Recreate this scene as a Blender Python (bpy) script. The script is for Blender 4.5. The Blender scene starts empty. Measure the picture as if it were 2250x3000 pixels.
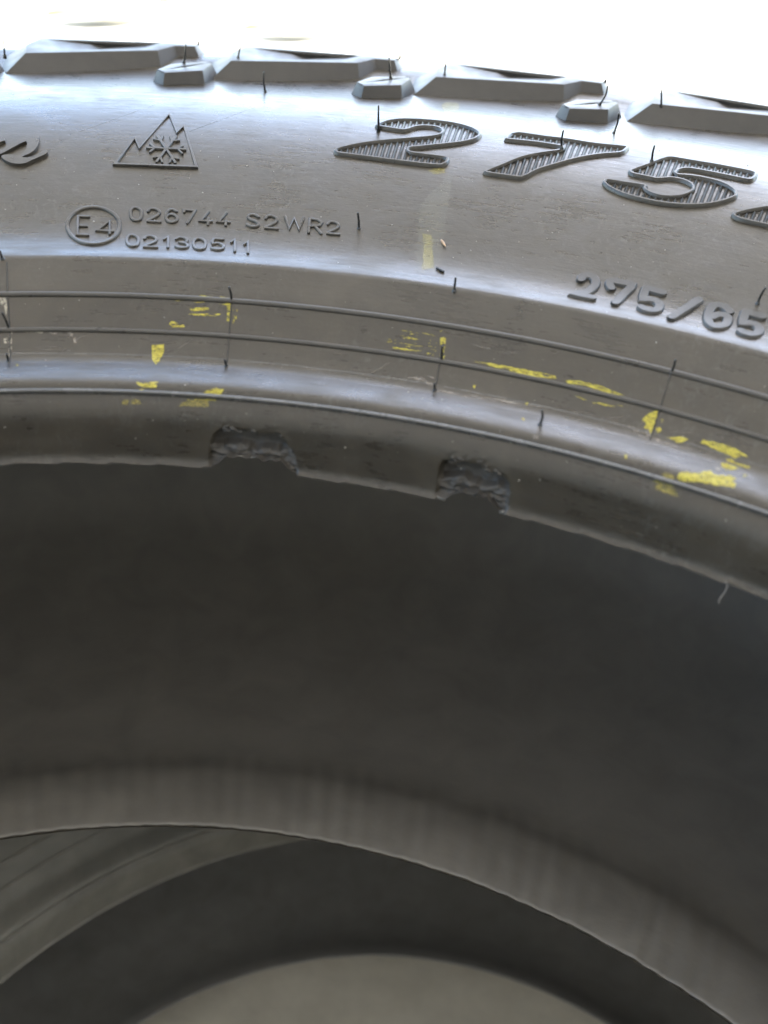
import bpy, bmesh, math, random, json
from mathutils import Vector, Matrix, noise
from mathutils.geometry import tessellate_polygon

random.seed(7)
scn = bpy.context.scene
col = scn.collection
R = math.radians

# ------------------------------------------------------------------ camera
ZT = 0.4190                      # height of the top bead toe above the floor
cam_d = bpy.data.cameras.new('camera'); cam = bpy.data.objects.new('camera', cam_d); col.objects.link(cam)
PITCH, ROLL = 0.6531, 0.069
fw = Vector((0, math.cos(PITCH), -math.sin(PITCH))); rt0 = Vector((1, 0, 0)); up0 = rt0.cross(fw)
rt = rt0*math.cos(ROLL) + up0*math.sin(ROLL); up = up0*math.cos(ROLL) - rt0*math.sin(ROLL)
m = Matrix.Identity(4)
for i in range(3):
    m[i][0] = rt[i]; m[i][1] = up[i]; m[i][2] = -fw[i]
m.translation = Vector((.0401, .0545, .1266 + ZT))
cam.matrix_world = m
cam_d.sensor_fit = 'VERTICAL'; cam_d.sensor_height = 36; cam_d.lens = 34.8
cam_d.clip_start = .01; cam_d.clip_end = 2000
cam_d.dof.use_dof = True; cam_d.dof.focus_distance = .262; cam_d.dof.aperture_fstop = 11.5
scn.camera = cam

# ------------------------------------------------------------------ sky, sun, exposure
SUN_EL, SUN_ROT = 50, 18         # sun ahead of the camera, a little right
w = bpy.data.worlds.new('World'); scn.world = w; w.use_nodes = True
nt = w.node_tree; nt.nodes.clear()
sky = nt.nodes.new('ShaderNodeTexSky'); sky.sky_type = 'NISHITA'; sky.sun_disc = False
sky.sun_elevation = R(SUN_EL); sky.sun_rotation = R(SUN_ROT); sky.dust_density = 1.0; sky.air_density = 1.2
bg = nt.nodes.new('ShaderNodeBackground'); bg.inputs['Strength'].default_value = .15
wo = nt.nodes.new('ShaderNodeOutputWorld')
nt.links.new(sky.outputs[0], bg.inputs[0]); nt.links.new(bg.outputs[0], wo.inputs[0])
sd = bpy.data.lights.new('sun', 'SUN'); so = bpy.data.objects.new('sun', sd); col.objects.link(so)
sd.energy = 4.0; sd.angle = R(.5); sd.color = (1, .95, .86)
sun_dir = Vector((math.sin(R(SUN_ROT))*math.cos(R(SUN_EL)), math.cos(R(SUN_ROT))*math.cos(R(SUN_EL)), math.sin(R(SUN_EL))))
so.rotation_euler = sun_dir.to_track_quat('Z', 'Y').to_euler()
so.location = sun_dir*20
vs = scn.view_settings
vs.view_transform = 'Standard'; vs.look = 'None'; vs.exposure = 2.87; vs.gamma = 1; vs.use_curve_mapping = False

# ------------------------------------------------------------------ data (degrees round the axle, mm along the section from the bead toe)
DATA = json.loads(r'''{"big":[[[5.199,124.078],[5.56,127.599],[6.066,129.928],[6.781,131.274],[7.789,131.994],[8.73,131.507],[9.522,129.368],[9.935,126.669],[10.001,124.955],[9.802,121.861],[9.272,119.095],[8.324,116.199],[7.319,113.538],[7.012,112.763],[6.965,111.356],[7.173,110.292],[7.882,110.124],[8.732,109.915],[8.926,108.884],[8.709,105.871],[8.014,105.517],[6.598,105.597],[5.17,106.032],[3.981,106.332],[3.686,106.793],[3.654,108.015],[3.944,109.577],[4.761,112.563],[5.684,115.027],[6.744,117.539],[7.621,119.802],[8.131,121.731],[8.283,124.01],[8.187,126.005],[7.809,127.214],[7.349,126.932],[6.919,125.45],[6.519,122.71],[6.145,122.696],[5.284,123.499]],[[11.294,125.086],[11.674,130.161],[13.004,130.049],[13.725,130.378],[15.267,130.148],[16.539,131.242],[16.639,129.871],[16.441,126.263],[15.87,124.163],[15.184,121.309],[14.513,117.833],[13.814,113.729],[13.113,109.658],[12.519,105.058],[12.106,104.937],[10.94,104.985],[10.915,105.817],[11.493,109.728],[12.255,115.231],[13.066,118.981],[13.805,121.976],[13.917,122.866],[13.822,124.717],[12.672,125.065],[11.355,124.499]],[[17.229,115.972],[17.247,116.876],[17.901,122.339],[18.432,127.635],[18.755,128.971],[19.556,129.007],[20.872,129.189],[22.185,128.79],[22.399,127.216],[22.343,124.548],[22.165,123.218],[21.466,123.356],[20.584,123.583],[19.701,123.561],[19.37,122.697],[19.156,120.872],[19.136,119.283],[19.308,118.779],[19.823,119.403],[20.484,119.505],[21.166,118.801],[21.763,116.519],[21.923,114.957],[21.929,112.814],[21.476,109.47],[20.906,106.88],[20.212,105.138],[19.441,104.111],[18.545,103.842],[17.369,104.796],[16.719,106.307],[16.336,108.108],[16.296,109.306],[16.454,110.108],[17.186,110.172],[18.003,110.29],[18.097,108.837],[18.417,107.452],[18.89,106.885],[19.447,107.728],[19.841,109.273],[20.108,111.896],[20.113,113.778],[19.901,115.514],[19.467,116.517],[19.024,116.382],[18.447,114.734],[17.944,114.906],[17.39,115.169]],[[22.234,104.353],[22.262,105.348],[22.821,108.494],[23.748,112.712],[24.822,118.561],[25.513,121.795],[25.792,120.813],[25.688,117.597],[25.284,111.183],[24.87,105.351],[24.521,103.4],[23.707,103.26],[22.575,103.459]]],"script":[[[-10.814,106.786],[-10.617,108.244],[-10.396,108.274],[-10.24,106.658],[-10.213,104.465],[-10.252,101.763],[-10.374,100.075],[-10.574,98.599],[-10.868,97.232],[-10.66,96.98],[-10.374,97.718],[-10.115,99.007],[-9.93,100.219],[-9.804,100.512],[-9.749,99.415],[-9.915,98.126],[-10.174,96.845],[-10.437,95.759],[-10.662,94.687],[-10.917,94.322],[-11.198,94.484],[-11.448,95.175],[-11.666,96.224],[-11.795,97.46],[-11.693,98.086],[-11.495,98.361],[-11.253,98.246],[-11.061,97.755],[-10.906,98.483],[-10.779,99.854],[-10.728,101.338],[-10.785,104.398],[-11.353,101.198],[-11.966,97.902],[-11.988,99.429],[-11.466,102.604]],[[-12.444,106.881],[-11.994,107.198],[-11.903,107.202],[-11.798,106.301],[-11.743,104.52],[-11.841,104.321],[-12.042,103.152],[-12.369,101.82]]],"mount":[[-6.576,95.575],[-5.89,107.7],[-5.583,102.991],[-4.573,121.913],[-4.003,111.506],[-3.76,115.323],[-2.75,95.756]],"flake":{"c":[-4.326,103.227],"x":[-3.442,103.178],"y":[-4.456,110.241]},"small":[["0",[[-5.393,73.316],[-4.861,73.138],[-5.503,78.332],[-4.974,78.155]]],["2",[[-4.544,73.153],[-3.985,73.008],[-4.658,78.13],[-4.102,77.986]]],["6",[[-3.685,73.156],[-3.14,73.03],[-3.803,78.133],[-3.26,78.007]]],["7",[[-2.798,73.168],[-2.286,73.053],[-2.92,78.143],[-2.41,78.028]]],["4",[[-1.996,73.099],[-1.483,73.006],[-2.118,77.909],[-1.607,77.815]]],["4",[[-1.145,73.172],[-0.616,73.11],[-1.268,77.896],[-0.742,77.832]]],["S",[[0.268,73.286],[0.847,73.197],[0.139,77.985],[0.716,77.892]]],["2",[[1.185,73.189],[1.747,73.117],[1.048,78.022],[1.608,77.945]]],["W",[[2.132,73.337],[3.03,73.39],[1.992,78.125],[2.886,78.168]]],["R",[[3.297,72.83],[3.946,72.89],[3.14,77.993],[3.786,78.043]]],["2",[[4.242,73.122],[4.777,73.122],[4.096,77.782],[4.629,77.774]]],["0",[[-5.287,62.278],[-4.726,62.159],[-5.426,67.333],[-4.868,67.232]]],["2",[[-4.427,62.169],[-3.845,62.093],[-4.568,67.15],[-3.988,67.085]]],["1",[[-3.494,62.303],[-3.175,62.242],[-3.633,67.129],[-3.316,67.075]]],["3",[[-2.901,62.323],[-2.327,62.306],[-3.04,67.055],[-2.467,67.038]]],["0",[[-2.044,62.145],[-1.459,62.169],[-2.191,67.076],[-1.607,67.092]]],["5",[[-1.149,62.465],[-0.582,62.513],[-1.294,67.254],[-0.729,67.291]]],["1",[[-0.208,62.434],[0.093,62.372],[-0.367,67.565],[-0.067,67.51]]],["1",[[0.449,61.99],[0.755,61.945],[0.289,67.068],[0.593,67.027]]]],"ering":[[-5.856,71.001],[-5.844,70.038],[-5.853,69.075],[-5.883,68.125],[-5.933,67.203],[-6.002,66.325],[-6.089,65.504],[-6.192,64.749],[-6.311,64.084],[-6.443,63.532],[-6.586,63.114],[-6.74,62.845],[-6.9,62.731],[-7.064,62.774],[-7.23,62.974],[-7.395,63.326],[-7.554,63.818],[-7.706,64.434],[-7.847,65.152],[-7.974,65.946],[-8.085,66.797],[-8.177,67.698],[-8.25,68.634],[-8.303,69.591],[-8.334,70.554],[-8.343,71.508],[-8.33,72.441],[-8.297,73.342],[-8.242,74.192],[-8.168,74.983],[-8.076,75.7],[-7.967,76.334],[-7.844,76.873],[-7.708,77.31],[-7.561,77.635],[-7.407,77.845],[-7.248,77.936],[-7.086,77.905],[-6.924,77.753],[-6.765,77.483],[-6.612,77.099],[-6.467,76.607],[-6.332,76.018],[-6.21,75.337],[-6.103,74.579],[-6.013,73.752],[-5.941,72.871],[-5.888,71.951]],"e4":[["E",[[-7.792,66.832],[-7.23,66.653],[-7.952,74.266],[-7.395,74.106]]],["f",[[-6.836,68.14],[-6.096,67.776],[-6.943,72.915],[-6.208,72.574]]]],"bold":[["2",[[[16.732,69.251],[16.773,70.511],[16.964,71.201],[17.233,70.887],[17.43,69.073],[17.389,66.852],[17.146,64.093],[16.78,62.78],[17.532,62.692]]]],["7",[[[18.2,68.247],[18.083,69.304],[18.076,70.531],[18.248,70.911],[18.656,71.002],[19.043,70.874],[18.879,67.291],[18.648,62.574]]]],["5",[[[20.5,70.416],[20.136,70.54],[19.778,70.734],[19.724,70.394],[19.789,66.327],[20.04,66.86],[20.313,66.866],[20.56,65.615],[20.563,63.523],[20.319,62.372],[20.025,62.431],[19.84,62.925]]]],["/",[[[21.315,61.483],[22.139,70.714]]]],["6",[[[23.599,69.126],[23.35,70.214],[23.058,70.444],[22.809,69.123],[22.787,66.31],[22.92,63.297],[23.248,61.862],[23.592,63.097],[23.676,65.66],[23.517,67.269],[23.22,66.985],[22.981,65.418]]]],["5",[[[25.006,70.168],[24.662,70.198],[24.324,70.299],[24.274,69.955],[24.35,66.001],[24.585,66.589],[24.843,66.669],[25.079,65.516],[25.087,63.484],[24.861,62.292],[24.583,62.257],[24.408,62.679]]]]],"pins":[[[-85.19,374.59,46.9],[-84.77,374.75,52.47]],[[-31.84,406.48,47.3],[-31.65,406.52,52.59]],[[-31.96,382.78,46.5],[-31.1,382.96,51.85]],[[-16.28,391.2,46.9],[-14.62,391.48,52.28]],[[-4.42,367.93,43.28],[-4.82,367.87,49.19]],[[31.24,336.86,44.4],[30.94,336.85,50.19]],[[35.0,406.38,47.3],[34.85,406.38,53.03]],[[32.88,381.91,46.5],[32.0,381.89,52.51]],[[49.74,387.71,46.9],[50.07,387.7,52.66]],[[101.61,394.03,47.3],[101.42,394.07,52.82]],[[96.33,367.82,46.5],[97.69,367.58,52.1]],[[98.29,348.39,43.85],[98.64,348.33,49.46]],[[115.26,370.28,46.6],[114.01,370.58,52.42]],[[81.33,328.97,44.47],[81.01,329.01,49.21]],[[104.73,323.13,44.56],[104.57,323.17,48.64]],[[28.97,292.69,32.4],[28.55,292.67,36.56]],[[1.5,264.62,24.28],[1.1,264.54,27.77]],[[-52.21,268.84,28.75],[-52.44,268.74,30.77]],[[-46.86,252.68,19.49],[-47.63,252.35,23.54]],[[-44.7,244.53,15.81],[-44.86,244.46,17.78]],[[2.6,248.97,15.85],[2.3,248.91,17.59]],[[52.75,268.44,28.62],[52.8,268.43,32.09]],[[50.73,251.81,19.43],[50.54,251.82,23.17]],[[121.73,265.8,31.87],[122.33,265.57,36.03]],[[99.77,244.77,24.11],[99.95,244.71,27.39]],[[71.65,233.19,15.85],[71.58,233.2,19.63]],[[49.43,244.63,15.95],[49.28,244.63,17.66]]],"paint":[["y",0.86,0.35,[[-3.383,32.328],[-2.754,32.867],[-2.712,30.716],[-2.839,28.103],[-2.958,26.369],[-3.203,27.995],[-3.306,30.175]]],["y",0.85,1.5,[[-3.663,18.819],[-3.335,18.279],[-2.984,18.801],[-2.557,19.224],[-2.608,17.406],[-3.089,17.379],[-3.312,17.438],[-3.628,18.218]]],["y",0.9,1,[[-3.564,17.006],[-3.21,17.065],[-3.375,16.567]]],["d",0.95,1,[[-4.358,13.917],[-4.24,14.513],[-3.995,14.449],[-3.99,13.493],[-4.338,13.417]]],["d",0.95,1,[[-3.879,13.602],[-3.851,14.306],[-3.689,14.791],[-3.424,14.536],[-3.32,13.561]]],["y",0.9,2,[[-0.206,16.549],[-0.034,17.33],[0.462,18.224],[0.905,18.004],[0.734,16.516],[0.135,16.18]]],["d",0.93,3,[[-1.389,13.661],[-1.166,14.519],[-0.746,15.193],[0.157,15.159],[0.178,13.792],[-0.936,13.614]]],["y",0.6,4,[[-0.976,15.362],[0.523,15.602],[0.529,15.343],[-0.97,15.1]]],["y",0.62,1.5,[[-2.625,38.108],[-2.542,39.262],[-2.237,38.585],[-1.786,37.952],[-1.92,37.459],[-2.5,37.381]]],["y",0.6,2,[[-2.478,36.433],[-1.856,36.332],[-1.871,35.48],[-2.423,35.678]]],["y",0.42,8,[[-2.813,45.11],[-1.03,45.642],[-0.8,45.125],[-1.137,44.157],[-2.364,44.257]]],["y",0.5,8,[[-1.753,42.708],[-0.752,43.21],[-0.693,42.278],[-1.591,41.995]]],["y",0.5,8,[[-1.717,41.196],[-0.061,41.735],[-0.329,40.838],[-1.56,40.67]]],["y",0.5,6,[[-1.407,46.323],[0.249,46.398],[0.265,45.836],[-1.179,45.871]]],["y",0.5,0.6,[[0.095,45.45],[0.331,45.542],[0.457,39.83],[0.248,39.752]]],["y",0.5,4,[[-0.35,44.501],[0.353,44.762],[0.326,43.593],[-0.069,43.447]]],["y",0.45,0.6,[[0.454,42.878],[0.701,43.164],[0.728,39.555],[0.547,39.485]]],["y",0.72,5,[[12.974,37.458],[13.78,37.737],[15.403,37.86],[17.015,37.924],[17.125,37.027],[16.054,36.561],[14.537,36.668]]],["y",0.72,4,[[17.565,37.351],[18.273,37.94],[19.181,37.963],[20.485,36.942],[19.605,36.584],[18.433,37.174],[17.665,36.625]]],["y",0.5,6,[[8.591,37.781],[9.415,37.908],[10.236,38.064],[10.258,37.595],[9.087,37.294]]],["y",0.8,3,[[10.553,37.591],[10.9,37.755],[10.928,37.17],[10.638,37.051]]],["y",0.42,4,[[18.156,34.166],[19.112,33.522],[20.315,34.303],[20.87,34.446],[20.35,33.74],[19.158,32.78]]],["y",0.82,0.8,[[21.645,32.104],[21.803,33.795],[22.178,35.54],[22.278,33.508],[22.24,31.26],[22.219,29.216],[22.081,30.283],[21.861,30.204],[21.897,31.368]]],["y",0.85,1,[[22.337,31.158],[22.533,31.57],[22.686,30.946],[22.546,30.038]]],["y",0.75,2,[[22.374,33.405],[22.508,33.602],[22.72,32.895],[22.488,32.892]]],["y",0.72,3,[[22.972,29.692],[23.305,30.045],[23.523,30.76],[23.975,30.616],[23.79,29.436],[23.559,28.91],[23.255,29.456]]],["y",0.8,6,[[24.573,31.5],[25.045,31.616],[25.643,31.762],[26.166,31.687],[26.541,31.255],[26.756,30.667],[26.482,30.303],[26.246,29.377],[25.799,29.586],[25.099,30.246],[24.598,30.52]]],["y",0.85,4,[[25.899,28.433],[26.144,28.978],[26.32,28.29],[26.703,28.377],[27.008,28.45],[27.047,27.688],[26.699,27.757],[25.998,27.891]]],["y",0.8,3,[[25.737,26.766],[25.985,27.377],[26.303,27.137],[26.623,26.835],[26.1,24.427],[25.866,25.563]]],["y",0.93,3,[[24.183,17.925],[24.286,19.031],[24.587,19.915],[25.001,20.413],[25.194,21.692],[25.492,22.688],[25.67,21.828],[25.964,22.057],[26.342,23.133],[26.71,22.742],[26.572,21.301],[26.832,20.567],[26.771,19.417],[26.204,18.752],[25.405,18.232],[24.762,17.377],[24.386,17.056],[24.189,17.391]]],["d",0.9,2,[[23.481,17.244],[23.606,17.843],[23.823,17.945],[24.07,17.536],[24.109,16.881],[23.875,16.71],[23.591,16.888]]],["d",0.95,2,[[23.347,14.773],[23.489,15.275],[23.846,15.351],[24.223,15.157],[24.599,13.856],[24.242,13.803],[23.785,13.843],[23.433,13.973]]],["y",0.6,4,[[23.143,15.627],[23.817,15.716],[24.358,15.709],[23.757,15.332],[23.247,15.461]]],["y",0.6,0.8,[[26.905,25.189],[27.035,25.584],[27.127,24.656],[26.959,24.16]]],["y",1,1,[[13.232,31.326],[13.361,31.579],[13.352,30.627],[13.264,30.728]]],["y",1,1,[[15.966,29.493],[16.149,29.778],[16.122,28.8]]],["y",1,1,[[16.079,23.636],[16.24,23.951],[16.281,22.666]]],["y",1,1,[[21.515,19.383],[21.609,19.732],[21.664,18.463],[21.592,18.349]]],["y",1,1,[[-9.95,25.664],[-9.836,25.648],[-9.831,24.89],[-9.926,25.011]]],["y",0.35,0.7,[[10.914,43.809],[11.228,44.073],[11.519,36.412],[11.241,36.784]]],["y",0.22,8,[[9.103,42.384],[10.828,43.127],[10.988,38.394],[9.078,37.491],[8.325,38.461]]],["f",0.9,2,[[7.55,154.731],[7.723,160.077],[8.255,160.877],[8.465,152.513],[8.363,143.585],[7.962,142.934]]],["f",0.9,2,[[8.23,103.101],[8.403,104.748],[8.907,105.251],[9.004,103.141],[8.495,101.673]]],["f",0.8,0.5,[[8.725,77.537],[9.193,77.117],[9.768,64.571],[9.263,62.763],[8.999,71.464]]],["h",2.0,0.8,[[8.226,87.241],[9.342,104.741],[9.618,85.886],[10.065,62.739],[8.977,61.206],[8.568,75.566]]],["w",0.75,1,[[-10.989,44.584],[-10.751,44.642],[-10.64,43.425],[-10.647,39.684],[-10.766,41.938],[-10.978,43.076]]],["w",0.55,0.6,[[-10.506,35.364],[-10.332,35.349],[-10.3,30.126],[-10.414,27.428],[-10.458,32.476]]],["w",0.8,1,[[-10.729,33.661],[-10.558,33.837],[-10.576,32.487],[-10.694,32.499]]],["w",0.7,4,[[-9.78,35.693],[-8.852,35.851],[-8.842,35.087],[-9.671,35.306]]],["g",0.6,3,[[-8.591,35.773],[-8.065,35.93],[-8.189,34.778],[-8.544,34.892]]],["g",0.5,2,[[-7.777,35.555],[-7.002,35.898],[-7.132,35.123],[-7.473,34.257],[-7.696,34.905]]],["g",0.9,1,[[-7.322,33.761],[-7.219,33.96],[-7.155,32.406],[-7.28,32.595]]],["g",0.62,5,[[11.478,28.364],[13.314,28.653],[15.888,29.199],[17.036,29.622],[15.933,28.398],[13.009,27.635],[11.565,27.821]]],["g",0.4,3,[[9.429,29.783],[10.775,31.688],[11.439,31.519],[11.417,29.577],[10.406,29.437]]],["g",0.4,1.5,[[21.112,30.608],[21.66,31.881],[22.392,28.963],[22.232,27.106],[21.7,27.714],[21.176,28.899]]],["g",0.7,4,[[22.489,28.118],[22.965,28.408],[23.87,28.193],[24.419,27.92],[23.856,27.691],[23.016,27.565],[22.563,27.625]]],["g",0.3,1.5,[[22.204,30.467],[22.752,30.305],[23.231,28.458],[22.716,28.087],[22.319,27.948]]],["w",0.7,2,[[25.608,24.223],[25.789,24.533],[25.863,23.949],[25.697,23.792]]],["g",0.35,0.6,[[16.827,21.222],[17.157,21.643],[17.301,16.15],[17.077,15.93]]]],"seams":[[[0.325,45.452],[0.614,27.212]],[[11.236,40.294],[11.423,28.192]],[[22.176,45.103],[22.322,27.672]],[[-10.784,54.473],[-10.269,24.607]],[]],"hair":[[[-8.541,110.573],[-7.769,114.406],[-7.003,118.566],[-6.247,123.207],[-5.506,128.606],[-4.789,135.208]],[[-3.452,113.105],[-2.908,116.17],[-2.369,119.44],[-1.836,123.001],[-1.313,126.984],[-0.8,131.53]],[[11.533,172.355],[11.681,174.417],[11.831,176.296],[11.981,178.17]]],"seed":[9.85,74.608],"crumb":[10.107,63.699],"seedends":[[9.707,75.784],[10.036,73.209]],"crumbends":[[9.918,64.258],[10.319,62.998]],"n1":{"top":[[0.387,0.317],[0.31,4.462],[0.503,7.36],[0.809,8.952],[1.33,9.372],[2.264,9.318],[2.866,8.675],[3.576,9.064],[3.874,9.359],[4.262,7.573],[4.65,5.736],[4.894,4.216],[5.011,0.698]],"x":[0.436,4.98]},"n2":{"top":[[13.219,0.215],[12.951,4.603],[12.715,7.934],[12.848,8.917],[13.822,9.204],[14.653,9.68],[15.201,8.216],[16.007,8.45],[16.348,6.442],[16.47,3.667],[16.137,0.476]],"x":[13.2,16.143]},"lug":{"TL":[1.067,387.66,46.9],"TR":[6.86,395.78,47.0],"K1":[7.596,405.36,47.2],"K2":[8.462,406.4,47.2],"BL":[0.01,380,42.12],"BR":[7.043,392,42.21],"K1b":[7.873,401,44.08],"K2b":[8.713,401,44.72],"EB":[9.27,404,44.53],"tb":[[1.405,405.54,47.5],[2.019,405.98,47.5],[7.025,404.64,47.5],[8.475,405.1,47.5]],"hextop":[[7.184,375.39,46.6],[7.594,371.23,46.6],[9.259,376.62,46.6],[9.54,385.41,46.6],[9.187,389.54,46.6],[7.712,382.9,46.6]],"hexbase":[[6.818,385.3],[7.455,371.05],[9.423,380.03],[9.814,391.14],[9.314,394.05],[7.304,389.51]],"slit":[[7.624,376.07,46.6],[9.179,384.88,46.6]],"phis":[-13.042,-3.723,5.88,15.811]},"prof":[[231.7,0.1],[232.2,0.28],[232.75,0.75],[233.15,1.8],[233.5,3.4],[233.9,5.2],[234.3,8.0],[235.1,10.6],[236.4,12.5],[238.0,13.9],[238.5,14.7],[239.3,15.35],[240.5,15.7],[243.0,15.85],[246.0,15.8],[248.5,15.8],[250.5,16.2],[253.5,17.6],[257.0,19.5],[261.0,22.0],[265.0,24.5],[269.5,26.7],[273.0,28.35],[274.0,28.8],[275.2,29.1],[279.0,29.25],[284.0,29.8],[290.0,31.2],[300.0,34.2],[310.0,37.2],[320.0,40.0],[330.0,42.2],[340.0,43.7],[350.0,44.3],[360.0,44.0],[370.0,43.1],[381.0,42.4],[388.0,42.3],[394.0,43.1],[400.0,44.1],[405.0,44.3],[408.0,43.0],[410.0,38.0],[410.5,28.0],[410.5,22.0]],"thread":[[118.18,220.88,-14.98],[118.62,220.15,-15.6],[118.28,219.39,-16.66],[117.52,218.91,-17.62],[117.23,218.23,-18.55]]}''')

# ------------------------------------------------------------------ helpers
def tag(o, label=None, cat=None, group=None, kind=None):
    if label: o['label'] = label
    if cat: o['category'] = cat
    if group: o['group'] = group
    if kind: o['kind'] = kind
    return o

def obj(name, verts, faces, mat, parent=None, smooth=True, uv=None, loc=None):
    me = bpy.data.meshes.new(name); me.from_pydata(verts, [], faces); me.validate(); me.update()
    if mat: me.materials.append(mat)
    if smooth: me.polygons.foreach_set('use_smooth', [True]*len(me.polygons))
    if uv:
        l = me.uv_layers.new(name='UVMap')
        vi = [0]*len(me.loops); me.loops.foreach_get('vertex_index', vi)
        flat = []
        for v in vi: flat.extend(uv[v])
        l.data.foreach_set('uv', flat)
    o = bpy.data.objects.new(name, me); col.objects.link(o)
    if parent: o.parent = parent
    if loc: o.location = loc
    return o

def fixn(o):
    bm = bmesh.new(); bm.from_mesh(o.data); bmesh.ops.recalc_face_normals(bm, faces=bm.faces); bm.to_mesh(o.data); bm.free(); return o

def dens(P, n):
    P = [Vector((a, b)) for a, b in P]; out = []
    for i in range(len(P)-1):
        p0 = P[max(i-1, 0)]; p1 = P[i]; p2 = P[i+1]; p3 = P[min(i+2, len(P)-1)]
        l = (p2-p1).length
        m1 = (p2-p0)/((p2-p1).length + (p1-p0).length + 1e-9)*l
        m2 = (p3-p1)/((p3-p2).length + (p2-p1).length + 1e-9)*l
        for k in range(n):
            t = k/n
            out.append((2*t**3-3*t**2+1)*p1 + (t**3-2*t**2+t)*m1 + (-2*t**3+3*t**2)*p2 + (t**3-t**2)*m2)
    out.append(P[-1]); return out

PROF = DATA['prof']
PD = dens(PROF, 8)
PS = [0.0]
for a, b in zip(PD, PD[1:]): PS.append(PS[-1] + (b-a).length)
import bisect
def sec(s):
    """section point (r, z) and outward normal at arc length s (mm)"""
    s = min(max(s, 0.0), PS[-1]-1e-6)
    i = bisect.bisect_right(PS, s)-1
    t = (s-PS[i])/(PS[i+1]-PS[i]); p = PD[i].lerp(PD[i+1], t)
    j0, j1 = max(i-3, 0), min(i+4, len(PD)-1)
    d = (PD[j1]-PD[j0]).normalized()
    return p.x, p.y, -d.y, d.x
def pos(phi, s, h=0.0):
    r, z, nr, nz = sec(s); r += nr*h; z += nz*h
    a = R(phi); return (r*math.sin(a)/1000, r*math.cos(a)/1000, z/1000)
def cyl(phi, r, z):
    a = R(phi); return (r*math.sin(a)/1000, r*math.cos(a)/1000, z/1000)
def r_at(s): return sec(s)[0]

# ------------------------------------------------------------------ materials
def nodes(name):
    mt = bpy.data.materials.new(name); mt.use_nodes = True
    n = mt.node_tree.nodes; l = mt.node_tree.links
    return mt, n, l, n['Principled BSDF']
def N(n, t, **kw):
    x = n.new(t)
    for k, v in kw.items():
        if k in x.inputs.keys(): x.inputs[k].default_value = v
        else: setattr(x, k, v)
    return x
def ramp(n, stops):
    x = n.new('ShaderNodeValToRGB'); e = x.color_ramp.elements
    e[0].position, e[0].color = stops[0]; e[1].position, e[1].color = stops[-1]
    for p, c in stops[1:-1]:
        q = e.new(p); q.color = c
    return x
def g4(v): return (v, v, v, 1) if not isinstance(v, tuple) else (*v, 1)

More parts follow.
